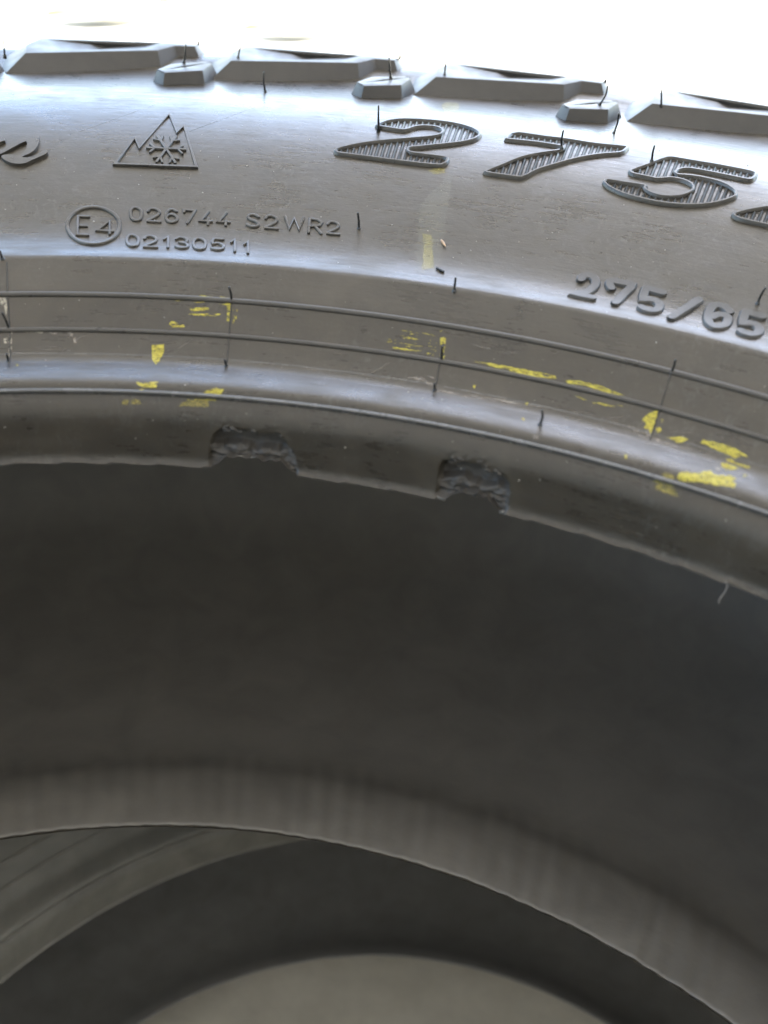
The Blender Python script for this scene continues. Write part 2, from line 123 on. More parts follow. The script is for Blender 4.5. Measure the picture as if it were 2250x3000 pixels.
def rubber_sidewall(name, liner=False, dusty=False, pale=False):
    mt, n, l, p = nodes(name)
    uv = N(n, 'ShaderNodeUVMap')
    mp = N(n, 'ShaderNodeMapping'); mp.inputs['Scale'].default_value = (90, 700, 1); l.new(uv.outputs[0], mp.inputs[0])
    streak = N(n, 'ShaderNodeTexNoise', Scale=1.0, Detail=6.0, Roughness=.65); l.new(mp.outputs[0], streak.inputs['Vector'])
    oc = N(n, 'ShaderNodeTexCoord')
    cloud = N(n, 'ShaderNodeTexNoise', Scale=55.0, Detail=7.0, Roughness=.62, Distortion=.6); l.new(oc.outputs['Object'], cloud.inputs['Vector'])
    fine = N(n, 'ShaderNodeTexNoise', Scale=900.0, Detail=4.0, Roughness=.6); l.new(oc.outputs['Object'], fine.inputs['Vector'])
    # faint brown bloom over black rubber
    cr = ramp(n, [(.3, g4((.020, .0162, .0112))), (.55, g4((.030, .0240, .0160))), (.75, g4((.042, .0335, .0220)))])
    if liner:
        cr = ramp(n, [(.3, g4((.118, .110, .096))), (.7, g4((.158, .147, .128)))]) if not pale else ramp(n, [(.3, g4((.22, .215, .20))), (.7, g4((.29, .283, .265)))])
    if dusty:
        cr = ramp(n, [(.3, g4((.16, .152, .13))), (.7, g4((.23, .22, .19)))])
    l.new(cloud.outputs[0], cr.inputs[0]); l.new(cr.outputs[0], p.inputs['Base Color'])
    # roughness: rubbed and dusty areas
    add = N(n, 'ShaderNodeMath', operation='ADD'); l.new(cloud.outputs[0], add.inputs[0]); l.new(streak.outputs[0], add.inputs[1])
    rr = ramp(n, [(.36, g4(.22)), (.5, g4(.33)), (.64, g4(.48))]) if not liner else ramp(n, [(.3, g4(.5)), (.7, g4(.62))])
    hf = N(n, 'ShaderNodeMath', operation='MULTIPLY'); hf.inputs[1].default_value = .5; l.new(add.outputs[0], hf.inputs[0])
    l.new(hf.outputs[0], rr.inputs[0]); l.new(rr.outputs[0], p.inputs['Roughness'])
    if not liner and not dusty:
        mq = N(n, 'ShaderNodeMapping'); mq.inputs['Scale'].default_value = (420, 300, 1); mq.inputs['Rotation'].default_value = (0, 0, .5); l.new(uv.outputs[0], mq.inputs[0])
        sc = N(n, 'ShaderNodeTexNoise', Scale=1.0, Detail=9.0, Roughness=.72, Distortion=1.5); l.new(mq.outputs[0], sc.inputs['Vector'])
        sr = ramp(n, [(.52, g4(0.0)), (.66, g4(1.0))]); l.new(sc.outputs[0], sr.inputs[0])
        big = N(n, 'ShaderNodeTexNoise', Scale=22.0, Detail=3.0); l.new(oc.outputs['Object'], big.inputs['Vector'])
        br = ramp(n, [(.42, g4(0.0)), (.6, g4(1.0))]); l.new(big.outputs[0], br.inputs[0])
        mm = N(n, 'ShaderNodeMath', operation='MULTIPLY'); l.new(sr.outputs[0], mm.inputs[0]); l.new(br.outputs[0], mm.inputs[1])
        ma = N(n, 'ShaderNodeMath', operation='MULTIPLY_ADD'); ma.inputs[1].default_value = .04; l.new(mm.outputs[0], ma.inputs[0]); l.new(rr.outputs[0], ma.inputs[2])
        l.new(ma.outputs[0], p.inputs['Roughness'])
        mc = N(n, 'ShaderNodeMixRGB'); mc.inputs[2].default_value = (.062, .057, .049, 1)
        mf = N(n, 'ShaderNodeMath', operation='MULTIPLY'); mf.inputs[1].default_value = .7; l.new(mm.outputs[0], mf.inputs[0]); l.new(mf.outputs[0], mc.inputs[0])
        l.new(cr.outputs[0], mc.inputs[1]); l.new(mc.outputs[0], p.inputs['Base Color'])
    p.inputs['Specular IOR Level'].default_value = .5
    b1 = N(n, 'ShaderNodeBump', Strength=.14 if not liner else .1, Distance=.0003); l.new(streak.outputs[0], b1.inputs['Height'])
    b2 = N(n, 'ShaderNodeBump', Strength=.10, Distance=.0003); l.new(fine.outputs[0], b2.inputs['Height']); l.new(b1.outputs[0], b2.inputs['Normal'])
    b3 = N(n, 'ShaderNodeBump', Strength=.28, Distance=.0006); l.new(cloud.outputs[0], b3.inputs['Height']); l.new(b2.outputs[0], b3.inputs['Normal'])
    l.new(b3.outputs[0], p.inputs['Normal'])
    return mt
def rubber_plain(name, rough=.4, base=(.027, .0238, .020)):
    mt, n, l, p = nodes(name)
    oc = N(n, 'ShaderNodeTexCoord')
    c = N(n, 'ShaderNodeTexNoise', Scale=160.0, Detail=6.0, Roughness=.65); l.new(oc.outputs['Object'], c.inputs['Vector'])
    cr = ramp(n, [(.3, g4(tuple(v*.8 for v in base))), (.7, g4(tuple(v*1.3 for v in base)))])
    l.new(c.outputs[0], cr.inputs[0]); l.new(cr.outputs[0], p.inputs['Base Color'])
    rr = ramp(n, [(.3, g4(rough-.06)), (.7, g4(rough+.09))]); l.new(c.outputs[0], rr.inputs[0]); l.new(rr.outputs[0], p.inputs['Roughness'])
    f = N(n, 'ShaderNodeTexNoise', Scale=1500.0, Detail=3.0); l.new(oc.outputs['Object'], f.inputs['Vector'])
    b = N(n, 'ShaderNodeBump', Strength=.15, Distance=.0002); l.new(f.outputs[0], b.inputs['Height']); l.new(b.outputs[0], p.inputs['Normal'])
    return mt
def paint(name, c0, c1, rough=.55, alpha=1.0, streak=0):
    mt, n, l, p = nodes(name)
    oc = N(n, 'ShaderNodeTexCoord')
    c = N(n, 'ShaderNodeTexNoise', Scale=700.0, Detail=5.0, Roughness=.7); l.new(oc.outputs['Object'], c.inputs['Vector'])
    cr = ramp(n, [(.35, g4(c0)), (.62, g4(c1))]); l.new(c.outputs[0], cr.inputs[0]); l.new(cr.outputs[0], p.inputs['Base Color'])
    p.inputs['Roughness'].default_value = rough; p.inputs['Alpha'].default_value = alpha
    if streak:
        uv = N(n, 'ShaderNodeUVMap'); mp = N(n, 'ShaderNodeMapping'); mp.inputs['Scale'].default_value = (.8, 6.5, 1); l.new(uv.outputs[0], mp.inputs[0])
        sn = N(n, 'ShaderNodeTexNoise', Scale=1.0, Detail=7.0, Roughness=.7); l.new(mp.outputs[0], sn.inputs['Vector'])
        ar = ramp(n, [(.35, g4(streak*alpha*.35)), (.55, g4(alpha))]); l.new(sn.outputs[0], ar.inputs[0]); l.new(ar.outputs[0], p.inputs['Alpha'])
    b = N(n, 'ShaderNodeBump', Strength=.5, Distance=.0003); l.new(c.outputs[0], b.inputs['Height']); l.new(b.outputs[0], p.inputs['Normal'])
    return mt
M_SIDE = rubber_sidewall('rubber_sidewall')
M_LINER = rubber_sidewall('rubber_liner', True)
M_LINER_PALE = rubber_sidewall('lightened_liner', True, False, True)  # liner base lightened to brighten the lower tyre's interior
M_DUSTY = rubber_sidewall('dusty_rubber', True, True)  # dusty grey base, raised further to brighten the lower tyre
M_MOULD = rubber_plain('rubber_moulded', .31, (.034, .030, .0245))
M_LUG = rubber_plain('rubber_tread', .42)
M_TORN = rubber_plain('rubber_torn', .6, (.040, .035, .029))
M_PIN = rubber_plain('rubber_pin', .22, (.012, .011, .010))
M_RIB = rubber_plain('rubber_rib', .24, (.075, .072, .068))  # base lightened to stand in for the rib's silver highlight
M_SIZE = rubber_plain('rubber_size_letters', .42, (.030, .0275, .0245))
M_PAINT = {'y': paint('yellow_paint', (.28, .22, .015), (.46, .40, .045), alpha=.96, streak=.28),
           'd': paint('worn_yellow_paint', (.19, .155, .03), (.26, .21, .05), alpha=.78, streak=.5),
           'f': paint('faint_yellow_paint', (.50, .42, .08), (.62, .54, .14), .5, .24, .4),
           'h': paint('chalky_film', (.38, .38, .30), (.45, .44, .35), .5, .07),
           'w': paint('cream_scuff', (.42, .38, .30), (.55, .50, .40), alpha=.7, streak=.3),
           'g': paint('grey_scuff', (.25, .215, .185), (.36, .31, .27), alpha=.55, streak=.25)}

def floor_mat():
    mt, n, l, p = nodes('concrete')
    oc = N(n, 'ShaderNodeTexCoord')
    c = N(n, 'ShaderNodeTexNoise', Scale=14.0, Detail=9.0, Roughness=.68); l.new(oc.outputs['Object'], c.inputs['Vector'])
    cr = ramp(n, [(.3, g4((.58, .55, .465))), (.66, g4((.82, .785, .68)))]); l.new(c.outputs[0], cr.inputs[0]); l.new(cr.outputs[0], p.inputs['Base Color'])
    p.inputs['Roughness'].default_value = .8
    f = N(n, 'ShaderNodeTexNoise', Scale=90.0, Detail=6.0); l.new(oc.outputs['Object'], f.inputs['Vector'])
    b = N(n, 'ShaderNodeBump', Strength=.3, Distance=.002); l.new(f.outputs[0], b.inputs['Height']); l.new(b.outputs[0], p.inputs['Normal'])
    return mt
M_FLOOR = floor_mat()
def shade_mat():  # translucency of the added sheet, tuned to fill from overhead
    mt, n, l, p = nodes('added_shade_canvas')
    p.inputs['Base Color'].default_value = (.46, .44, .41, 1); p.inputs['Roughness'].default_value = .9
    tr = N(n, 'ShaderNodeBsdfTranslucent'); tr.inputs[0].default_value = (.46, .405, .345, 1)
    oc = N(n, 'ShaderNodeTexCoord'); wv = N(n, 'ShaderNodeTexWave', Scale=1.1, Distortion=.4, Detail=2.0); l.new(oc.outputs['Object'], wv.inputs['Vector'])
    rp = ramp(n, [(.45, g4((.232, .224, .212))), (.55, g4((.285, .275, .260)))]); l.new(wv.outputs[0], rp.inputs[0]); l.new(rp.outputs[0], tr.inputs[0])
    mx = N(n, 'ShaderNodeMixShader'); mx.inputs[0].default_value = .45
    l.new(p.outputs[0], mx.inputs[1]); l.new(tr.outputs[0], mx.inputs[2]); l.new(mx.outputs[0], n['Material Output'].inputs[0])
    return mt
M_SHADE = shade_mat()

# ------------------------------------------------------------------ setting
S_ = 300
fl = obj('ground', [(-S_, -S_, 0), (S_, -S_, 0), (S_, S_, 0), (-S_, S_, 0)], [(0, 1, 2, 3)], M_FLOOR, smooth=False)
tag(fl, 'pale concrete ground, sunlit beyond the stack of tyres', kind='structure')
def box(x0, x1, y0, y1, z0, z1):
    v = [(x, y, z) for z in (z0, z1) for y in (y0, y1) for x in (x0, x1)]
    return v, [(0, 2, 3, 1), (4, 5, 7, 6), (0, 1, 5, 4), (2, 6, 7, 3), (0, 4, 6, 2), (1, 3, 7, 5)]
x0, x1, y0, y1, z0, z1 = -3.5, 3.5, -3.5, 3.25, 2.95, 3.3
V, F = [], []
for i in range(25):
    for j in range(25):
        a, b = i/24, j/24
        V.append((x0+(x1-x0)*a, y0+(y1-y0)*b, z0+(z1-z0)*(1-b) - .05*math.sin(math.pi*((a*4) % 1))))
o_ = len(V)
F = [(i*25+j, i*25+25+j, i*25+26+j, i*25+j+1) for i in range(24) for j in range(24)]
cn = obj('added_shade', V, F, M_SHADE)  # unseen sheet added to cast the open shade
bk = obj('back_blocker', [(x0, y0+.1, .02), (x1, y0+.1, .02), (x1, y0+.1, z1-.1), (x0, y0+.1, z1-.1)], [(0, 1, 2, 3)], M_SHADE, cn, smooth=False)  # unseen, added to block low light from behind the camera
sp_ = obj('side_blocker', [(x1-.1, y0+.12, .02), (x1-.1, 1.2, .02), (x1-.1, 1.2, z0+.1), (x1-.1, y0+.12, z1-.15)], [(0, 1, 2, 3)], M_SHADE, cn, smooth=False)  # unseen, added to block low light from the right
tag(cn, 'beige sheet added out of view overhead to shade the tyres and glow as fill', kind='structure')

# ------------------------------------------------------------------ tyre casing
BULGE = 1.35                      # the squashed under side bulges further
TW = 118.8                        # bead to bead
BASE = (TW + 48*BULGE)/1000       # toe plane above the tyre's lowest point
def section_loop(n, shift=10, wedge=True):
    """closed section: outer top, tread, outer bottom, inner liner; (r, z, s, zone) in mm"""
    pts = []
    top = dens(PROF, n); s = 0; prev = top[0]
    for q in top:
        s += (q-prev).length; prev = q; pts.append((q.x, q.y, s, 'o'))
    for k in range(1, 8):
        z = 22 - (TW + 44)*k/8; pts.append((410.5 + 1.0*math.sin(math.pi*k/8), z, s + (22-z), 't'))
    s += TW + 44
    low = dens(PROF, 2)
    for q in reversed(low):
        sh = shift*max(0, min(1, (300-q.x)/60)) - .8*max(0, min(q.y, 14))*max(0, min(1, (252-q.x)/12)); pts.append((q.x-sh, -TW - q.y*(BULGE if q.y > 0 else 1), s, 'b')); s += 2
    inner_low = [(222.0, -118.2), (226, -118.6), (236, -120.8), (246, -124.5), (251, -127.5), (255, -130), (264, -134), (280, -138), (310, -142), (345, -141), (372, -132), (388, -115), (396, -92), (397, -59.4)]
    if not wedge: inner_low = [(230-shift+.5, -118.3), (252, -121.5), (262, -127.5), (275, -133.5), (290, -138), (310, -141), (345, -141), (372, -132), (388, -115), (396, -92), (397, -59.4)]
    inner_top = [(395, -20), (392, 2), (384, 18), (370, 30), (345, 37), (315, 37), (290, 29), (270, 18), (254, 8), (244, 2.5), (238, .2), (234.5, -.7), (232.3, -.5)]
    inn = dens(inner_low + inner_top, 3); prev = inn[0]
    for q in inn:
        s += (q-prev).length; prev = q; pts.append((q.x, q.y, s, 'i'))
    return pts

def inpoly(x, y, P):
    c = False; j = len(P)-1
    for i in range(len(P)):
        if (P[i][1] > y) != (P[j][1] > y) and x < (P[j][0]-P[i][0])*(y-P[i][1])/(P[j][1]-P[i][1]) + P[i][0]: c = not c
        j = i
    return c
def notch_top(nd, phi):
    """upper limit s of the torn area at this angle"""
    T = nd['top']; best = 0
    for a, b in zip(T, T[1:]):
        lo, hi = min(a[0], b[0]), max(a[0], b[0])
        if lo <= phi <= hi and hi > lo:
            t = (phi-a[0])/(b[0]-a[0]); best = max(best, a[1] + t*(b[1]-a[1]))
    return best
def fbm(x, y, z=0.0, o=4):
    v, a = 0, 1
    for k in range(o):
        v += a*noise.noise(Vector((x, y, z))); x *= 2.03; y *= 2.03; a *= .55
    return v
def toe_ragged(phi):
    u = phi/2.55; t = u - math.floor(u)
    return -(.5*(t if t < .92 else (1-t)*11.5) + .16*noise.noise(Vector((phi*1.7, 3.1, 0))) + .10*noise.noise(Vector((phi*6, 9.1, 0))))

def casing(name, parent, notches, fine, n):
    L = section_loop(n) if notches else section_loop(n, -14, False); ph = []
    a = -180.0
    while a < 180:
        ph.append(a)
        a = round(a + (fine if -34 <= a < 50 else 1.5), 4)
    verts, uvs = [], []
    for phi in ph:
        sa, ca = math.sin(R(phi)), math.cos(R(phi))
        nd = None
        if notches:
            for q in (DATA['n1'], DATA['n2']):
                if min(t[0] for t in q['top']) < phi < max(t[0] for t in q['top']): nd = q
        st = notch_top(nd, phi) if nd else 0
        rag = toe_ragged(phi) if notches else 0
        xin = nd['x'] if nd else None
        zt = 0
        if nd and xin[0] < phi < xin[1]:
            e = min(phi-xin[0], xin[1]-phi)
            zt = min(1, e/.9)*(2.7 + .8*fbm(phi*1.6, 5.2)) + .3*fbm(phi*7, 1.2)
            zt = max(zt, .05)
        for r, z, s, zone in L:
            if zone == 'o' and s < 1.4 and zt == 0 and notches:
                z += rag*(1-s/1.4)
            if zone == 'i' and r < 240 and z > -30 and zt == 0 and notches:
                z += rag*(240-r)/8*.8
            if notches and zone == 'i' and z < -110 and r < 258:
                z += (.14 + .12*noise.noise(Vector((phi*.2, 0, 4))))*math.sin(R(phi)*230 + r*.16 + 1.5*noise.noise(Vector((phi*.3, 5, 0)))) + .45*noise.noise(Vector((phi*.5, r*.06, 1.5)))
            if nd:
                if zone == 'o' and s < st + .6:
                    k = min(1, max(0, (st + .15*fbm(phi*9, s*1.5) - s)/.55))
                    k = k*k*(3-2*k)
                    led = max(0, min(1, (5.2 - s + 1.4*fbm(phi*.9, 2.0, 0, 3))/.45))
                    dep = 3.2 + .4*noise.noise(Vector((phi*.8, s*.5, 4.0)))
                    rdg = 1 - abs(noise.noise(Vector((phi*1.3 + .35*s, s*.8, 6.0))))*2
                    dep -= led*(1.95 + .7*rdg + .6*noise.noise(Vector((phi*2.6, s*1.1, 2.0))))
                    dep += .3*fbm(phi*3.6, s*1.3, 2.0)
                    if s > st - 1.6: dep += -.5*abs(noise.noise(Vector((phi*2.2, s*2.4, 9.0))))
                    r += k*max(dep, .1)
                    z += k*.2*fbm(phi*3.1, s*.8, 8.0)
                elif zone == 'o' and s < st + 3.2:
                    k = 1 - (s-st-.6)/2.6
                    r -= k*max(0, .55*fbm(phi*4.5, s*1.4, 3.0))*1.0
                if zt > 0 and z < zt and z > -30 and ((zone == 'o' and s < 12) or (zone == 'i' and r < 246)):
                    z = zt + (.12 if zone == 'o' else -.05)
                if zt > 0 and zone == 'i' and r < 236.5 and z > -30: r += .6
            verts.append((r*sa/1000, r*ca/1000, z/1000)); uvs.append((R(phi)*.3, s/1000))
    m_ = len(L); faces = []; mats = []
    for i in range(len(ph)):
        i1 = (i+1) % len(ph); tn = 0
        if notches:
            for q in (DATA['n1'], DATA['n2']): tn = max(tn, notch_top(q, ph[i]))
        for j in range(m_):
            j1 = (j+1) % m_
            faces.append((i*m_+j, i*m_+j1, i1*m_+j1, i1*m_+j)); mats.append(1 if L[j][3] == 'i' else 2 if L[j][3] == 'o' and L[j][2] < tn else 0)
    o = obj(name, verts, faces, M_SIDE if notches else M_DUSTY, parent, uv=uvs, loc=(0, 0, BASE))
    o.data.materials.append(M_LINER if notches else M_LINER_PALE); o.data.materials.append(M_TORN); o.data.polygons.foreach_set('material_index', mats)
    # outward orientation
    o.data.flip_normals() if o.data.polygons[3].normal.dot(Vector(o.data.polygons[3].center)*Vector((1, 1, 0))) > 0 else None
    return o

def ring(name, parent, s, wd, h, step=.4, mat=None):
    """rib that runs right round the section at arc length s"""
    k = 7; verts, faces = [], []
    cnt = int(360/step)
    for i in range(cnt):
        phi = i*step - 180
        for j in range(k):
            t = math.pi*j/(k-1)
            verts.append(pos(phi, s - wd/2*math.cos(t), h*math.sin(t) - .12))
    for i in range(cnt):
        i1 = (i+1) % cnt
        for j in range(k-1): faces.append((i*k+j, i*k+j+1, i1*k+j+1, i1*k+j))
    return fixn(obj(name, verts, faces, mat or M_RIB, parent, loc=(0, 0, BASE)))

# ------------------------------------------------------------------ raised marks on the sidewall
def smooth_poly(P, closed, n=3):
    out = []; c = len(P)
    for i in range(c if closed else c-1):
        g = lambda k: Vector(P[k % c]) if closed else Vector(P[min(max(k, 0), c-1)])
        p0, p1, p2, p3 = g(i-1), g(i), g(i+1), g(i+2)
        l = (p2-p1).length
        m1 = (p2-p0)/((p2-p1).length+(p1-p0).length+1e-9)*l; m2 = (p3-p1)/((p3-p2).length+(p2-p1).length+1e-9)*l
        for k in range(n):
            t = k/n
            out.append((2*t**3-3*t**2+1)*p1+(t**3-2*t**2+t)*m1+(-2*t**3+3*t**2)*p2+(t**3-t**2)*m2)
    if not closed: out.append(Vector(P[-1]))
    return out

def stroke(P, wd, h, closed=False, rounded=True, slope=.18, base=0.0, e=.08):
    """ridge along a path of (phi, s); returns verts, faces"""
    s0 = sum(p[1] for p in P)/len(P); f0 = P[0][0]; rr = r_at(s0)
    Q = [Vector((R(p[0]-f0)*rr, p[1])) for p in P]
    q = [Q[0]]
    for a in Q[1:]:
        if (a-q[-1]).length > .02: q.append(a)
    Q = q; c = len(Q)
    if rounded:
        prof = [(-wd/2, -.15), (-wd/2*.93, h*.42), (-wd/2*.6, h*.86), (0, h), (wd/2*.6, h*.86), (wd/2*.93, h*.42), (wd/2, -.15)]
    else:
        prof = [(-wd/2-slope, -.15), (-wd/2, h-e), (-wd/2+e, h), (wd/2-e, h), (wd/2, h-e), (wd/2+slope, -.15)]
    k = len(prof); rings = []
    for i in range(c):
        a = Q[(i-1) % c] if closed or i > 0 else Q[i]; b = Q[(i+1) % c] if closed or i < c-1 else Q[i]
        d1 = (Q[i]-a); d2 = (b-Q[i])
        d1 = d1.normalized() if d1.length > 1e-6 else d2.normalized(); d2 = d2.normalized() if d2.length > 1e-6 else d1
        t = (d1+d2); t = t.normalized() if t.length > 1e-3 else d1
        nn = Vector((-t.y, t.x)); mit = 1/max(.55, nn.dot(Vector((-d1.y, d1.x))))
        rings.append((Q[i], nn*mit, t, 1.0))
    if not closed:
        def cap(rg, sgn):
            p, nn, t, _ = rg; res = []
            for ang in (30, 60, 86):
                res.append((p + t*sgn*wd/2*math.sin(R(ang)), nn, t, max(.06, math.cos(R(ang)))))
            return res
        rings = list(reversed(cap(rings[0], -1))) + rings + cap(rings[-1], 1)
    verts, faces = [], []
    for p, nn, t, sc in rings:
        for x, z in prof:
            v = p + nn*x*sc
            verts.append(pos(f0 + math.degrees(v.x/rr), v.y, base + z*(1 if sc > .3 or not rounded else .5)))
    m_ = len(rings)
    for i in range(m_ if closed else m_-1):
        i1 = (i+1) % m_
        for j in range(k-1): faces.append((i*k+j, i*k+j+1, i1*k+j+1, i1*k+j))
    if not closed:
        faces.append(tuple(range(k))); faces.append(tuple(reversed(range((m_-1)*k, m_*k))))
    return verts, faces
def merge(parts):
    V, F = [], []
    for v, f in parts:
        o = len(V); V += v; F += [tuple(i+o for i in x) for x in f]
    return V, F
def mark(name, parts, parent, mat=None, top=True, smooth=True):
    V, F = merge(parts)
    o = fixn(obj(name, V, F, mat or M_MOULD, parent, smooth=smooth, loc=(0, 0, BASE) if top else None))
    if smooth:
        try: o.data.set_sharp_from_angle(angle=R(38))
        except Exception: pass
    return o

GL = {
 '0': [[(.5, 1), (.2, .93), (.03, .72), (0, .5), (.03, .28), (.2, .07), (.5, 0), (.8, .07), (.97, .28), (1, .5), (.97, .72), (.8, .93), 'c']],
 '1': [[(.1, .78), (.62, 1), (.62, 0)]],
 '2': [[(0, .76), (.15, .94), (.5, 1), (.86, .92), (.97, .7), (.8, .48), (.4, .24), (.0, .0), (1, 0)]],
 '3': [[(.03, .86), (.3, 1), (.72, .98), (.95, .8), (.8, .58), (.42, .53), (.82, .48), (1, .27), (.82, .05), (.4, 0), (0, .13)]],
 '4': [[(.72, 1), (.0, .24), (1, .24)], [(.7, .5), (.7, 0)]],
 'f': [[(.95, .0 + .14), (0, .14), (.78, .98), (.78, -.08)]],
 '5': [[(.95, 1), (.2, 1), (.1, .54), (.42, .63), (.8, .57), (1, .33), (.85, .08), (.45, 0), (0, .1)]],
 '6': [[(.92, .88), (.62, 1), (.3, .92), (.07, .65), (0, .33), (.2, .05), (.55, 0), (.9, .12), (1, .34), (.82, .55), (.5, .6), (.17, .5), (.03, .36)]],
 '7': [[(0, .84), (0, 1), (1, 1), (.3, 0)]],
 'S': [[(.95, .86), (.6, 1), (.25, .95), (.08, .75), (.3, .57), (.7, .46), (.95, .26), (.8, .06), (.4, 0), (0, .12)]],
 'W': [[(0, 1), (.22, 0), (.5, .9), (.75, 0), (1, 1)]],
 'R': [[(0, 0), (.12, 1), (.7, 1), (.98, .82), (.85, .56), (.2, .46)], [(.5, .48), (.95, 0)]],
 'E': [[(1, 1), (.12, 1), (0, 0), (.9, 0)], [(.06, .5), (.78, .5)]],
}
def glyph(ch, quad, wd, h):
    bl, br, tl, tr = [Vector(q) for q in quad]; parts = []
    for i, g in enumerate(GL[ch]):
        closed = g[-1] == 'c'; pts = [p for p in g if p != 'c']
        mp = [tuple((bl.lerp(br, x)).lerp(tl.lerp(tr, x), y)) for x, y in pts]
        if ch in '023568S': mp = smooth_poly(mp, closed, 3)
        parts.append(stroke(mp, wd, h - .03*i, closed, True))
    return parts

def fill(P, h, slope=.15):
    """solid flat-topped raised shape from an outline of (phi, s)"""
    s0 = sum(p[1] for p in P)/len(P); f0 = P[0][0]; rr = r_at(s0)
    Q = [Vector((R(p[0]-f0)*rr, p[1], 0)) for p in P]; n = len(Q)
    tri = tessellate_polygon([Q]); V = []; F = []
    inv = lambda q: (f0 + math.degrees(q.x/rr), q.y)
    for q in Q: V.append(pos(*inv(q), h))
    area = sum(Q[i].x*Q[(i+1) % n].y - Q[(i+1) % n].x*Q[i].y for i in range(n)); sg = 1 if area > 0 else -1
    for i in range(n):
        t = (Q[(i+1) % n]-Q[i-1]); t = t.normalized(); o = Vector((t.y, -t.x, 0))*sg*slope
        V.append(pos(*inv(Q[i]+o), -.2))
    F += [tuple(t) for t in tri]
    F += [(i, (i+1) % n, n+(i+1) % n, n+i) for i in range(n)]
    return V, F

def hatch(P, pitch, h):
    """tapered ridges that fill an outline, each along the section"""
    s0 = sum(p[1] for p in P)/len(P); rr = r_at(s0); parts = []
    step = math.degrees(pitch/rr); a0 = min(p[0] for p in P); a1 = max(p[0] for p in P)
    k = math.ceil(a0/step)
    while k*step < a1:
        a = k*step; k += 1; ys = []
        for i in range(len(P)):
            p, q = P[i], P[(i+1) % len(P)]
            if (p[0] > a) != (q[0] > a): ys.append(p[1] + (a-p[0])/(q[0]-p[0])*(q[1]-p[1]))
        ys.sort()
        for y0, y1 in zip(ys[::2], ys[1::2]):
            y0 += .25; y1 -= .3
            if y1-y0 < .7: continue
            hw = math.degrees(pitch*.40/rr); tp = min(1.6, (y1-y0)*.45)
            V = [pos(a-hw, y0, -.1), pos(a, y0, h), pos(a+hw, y0, -.1),
                 pos(a-hw, y1-tp, -.1), pos(a, y1-tp, h), pos(a+hw, y1-tp, -.1), pos(a, y1, 0.02)]
            parts.append((V, [(0, 1, 4, 3), (1, 2, 5, 4), (3, 4, 6), (4, 5, 6), (0, 2, 1)]))
    return parts

# ------------------------------------------------------------------ lugs
LG = DATA['lug']
def lug_mesh():
    tl, tr, k1, k2 = LG['TL'], LG['TR'], LG['K1'], LG['K2']; bl, br, k1b, k2b, eb = LG['BL'], LG['BR'], LG['K1b'], LG['K2b'], LG['EB']
    # top outline, front-left then clockwise as seen from outside
    top = [tl, tr, [k1[0]-.05, 402.6, 47.1], [k2[0], 403.0, 47.1], [k2[0]+.1, 408, 46.9], [1.5, 408, 47.2], [.95, 399, 47.0]]
    bot = [[bl[0], bl[1], bl[2]-.6], [br[0], br[1], 41.9], [k1[0]+.15, 400.6, 43.6], [k2[0]+.25, 400.8, 43.6], [eb[0]+.1, 409.5, 40.5], [-.1, 409.5, 40.5], [-.25, 396, 42.6]]
    # ends a little above the floor of the gap
    V = [cyl(*p) for p in top] + [cyl(*p) for p in bot]; n = len(top); F = [(i, (i+1) % n, n+(i+1) % n, n+i) for i in range(n)]
    # pocket in the top face
    def c(phi, r, z): V.append(cyl(phi, r, z)); return len(V)-1
    pk = [(2.1, 391.6), (6.2, 397.0), (6.75, 404.4), (1.95, 404.6)]
    pt = [c(p, r, 47.02 if i < 2 else 47.15) for i, (p, r) in enumerate(pk)]
    flr = [c(2.45, 393.2, 46.2), c(5.75, 397.6, 46.5), c(6.2, 403.9, 46.4), c(2.2, 404.0, 46.95)]
    # faces between outline and pocket
    F += [(0, 1, pt[1], pt[0]), (1, 2, pt[2], pt[1]), (2, 3, 4, pt[2]), (4, 5, pt[3], pt[2]), (5, 6, pt[3]), (6, 0, pt[0], pt[3])]
    F += [(pt[i], pt[(i+1) % 4], flr[(i+1) % 4], flr[i]) for i in range(4)]
    mid0 = c(3.5, 394.6, 45.9); mid1 = c(3.7, 404.0, 46.4); m2 = c(4.2, 395.7, 45.9); m3 = c(4.35, 404.0, 45.4)
    F += [(flr[0], mid0, mid1, flr[3]), (mid0, m2, m3, mid1), (m2, flr[1], flr[2], m3)]
    F += [(flr[3], mid1, m3, flr[2]), (flr[0], flr[1], m2, mid0)]
    return V, F
def hex_mesh():
    ht = LG['hextop']; hb = LG['hexbase']; V, F = [], []
    hbz = []
    top = [(p, min(max(r, 371.8), 387.5), 46.3) for p, r, z in ht]
    base = [(top[0][0]-.32, top[0][1]-.5), (top[1][0]-.12, top[1][1]-2.2), (top[2][0]+.16, top[2][1]-2.2), (top[3][0]+.34, top[3][1]), (top[4][0]+.15, top[4][1]+2), (top[5][0]-.1, top[5][1]+2)]
    V = [cyl(*p) for p in top] + [cyl(p, r, 41.4) for p, r in base]
    F = [(i, (i+1) % 6, 6+(i+1) % 6, 6+i) for i in range(6)]
    # slit along the top: lens-shaped trough
    a, b = LG['slit']; o = len(V)
    cx = [(a[0], a[1]), (b[0], b[1])]
    mx = ((a[0]+b[0])/2, (a[1]+b[1])/2)
    V += [cyl(a[0], a[1], 46.3), cyl(mx[0], mx[1]-.9, 46.3), cyl(b[0], b[1], 46.3), cyl(mx[0], mx[1]+.9, 46.3), cyl(mx[0], mx[1]+.2, 45.0)]
    A, Bm, Cc, Dm, E = range(o, o+5)
    F += [(A, Bm, E), (Bm, Cc, E), (Cc, Dm, E), (Dm, A, E)]
    F += [(0, 1, Bm, A), (1, 2, Bm), (2, 3, Cc, Bm), (3, 4, Cc), (4, 5, Dm, Cc), (5, 0, A, Dm)]
    return V, F
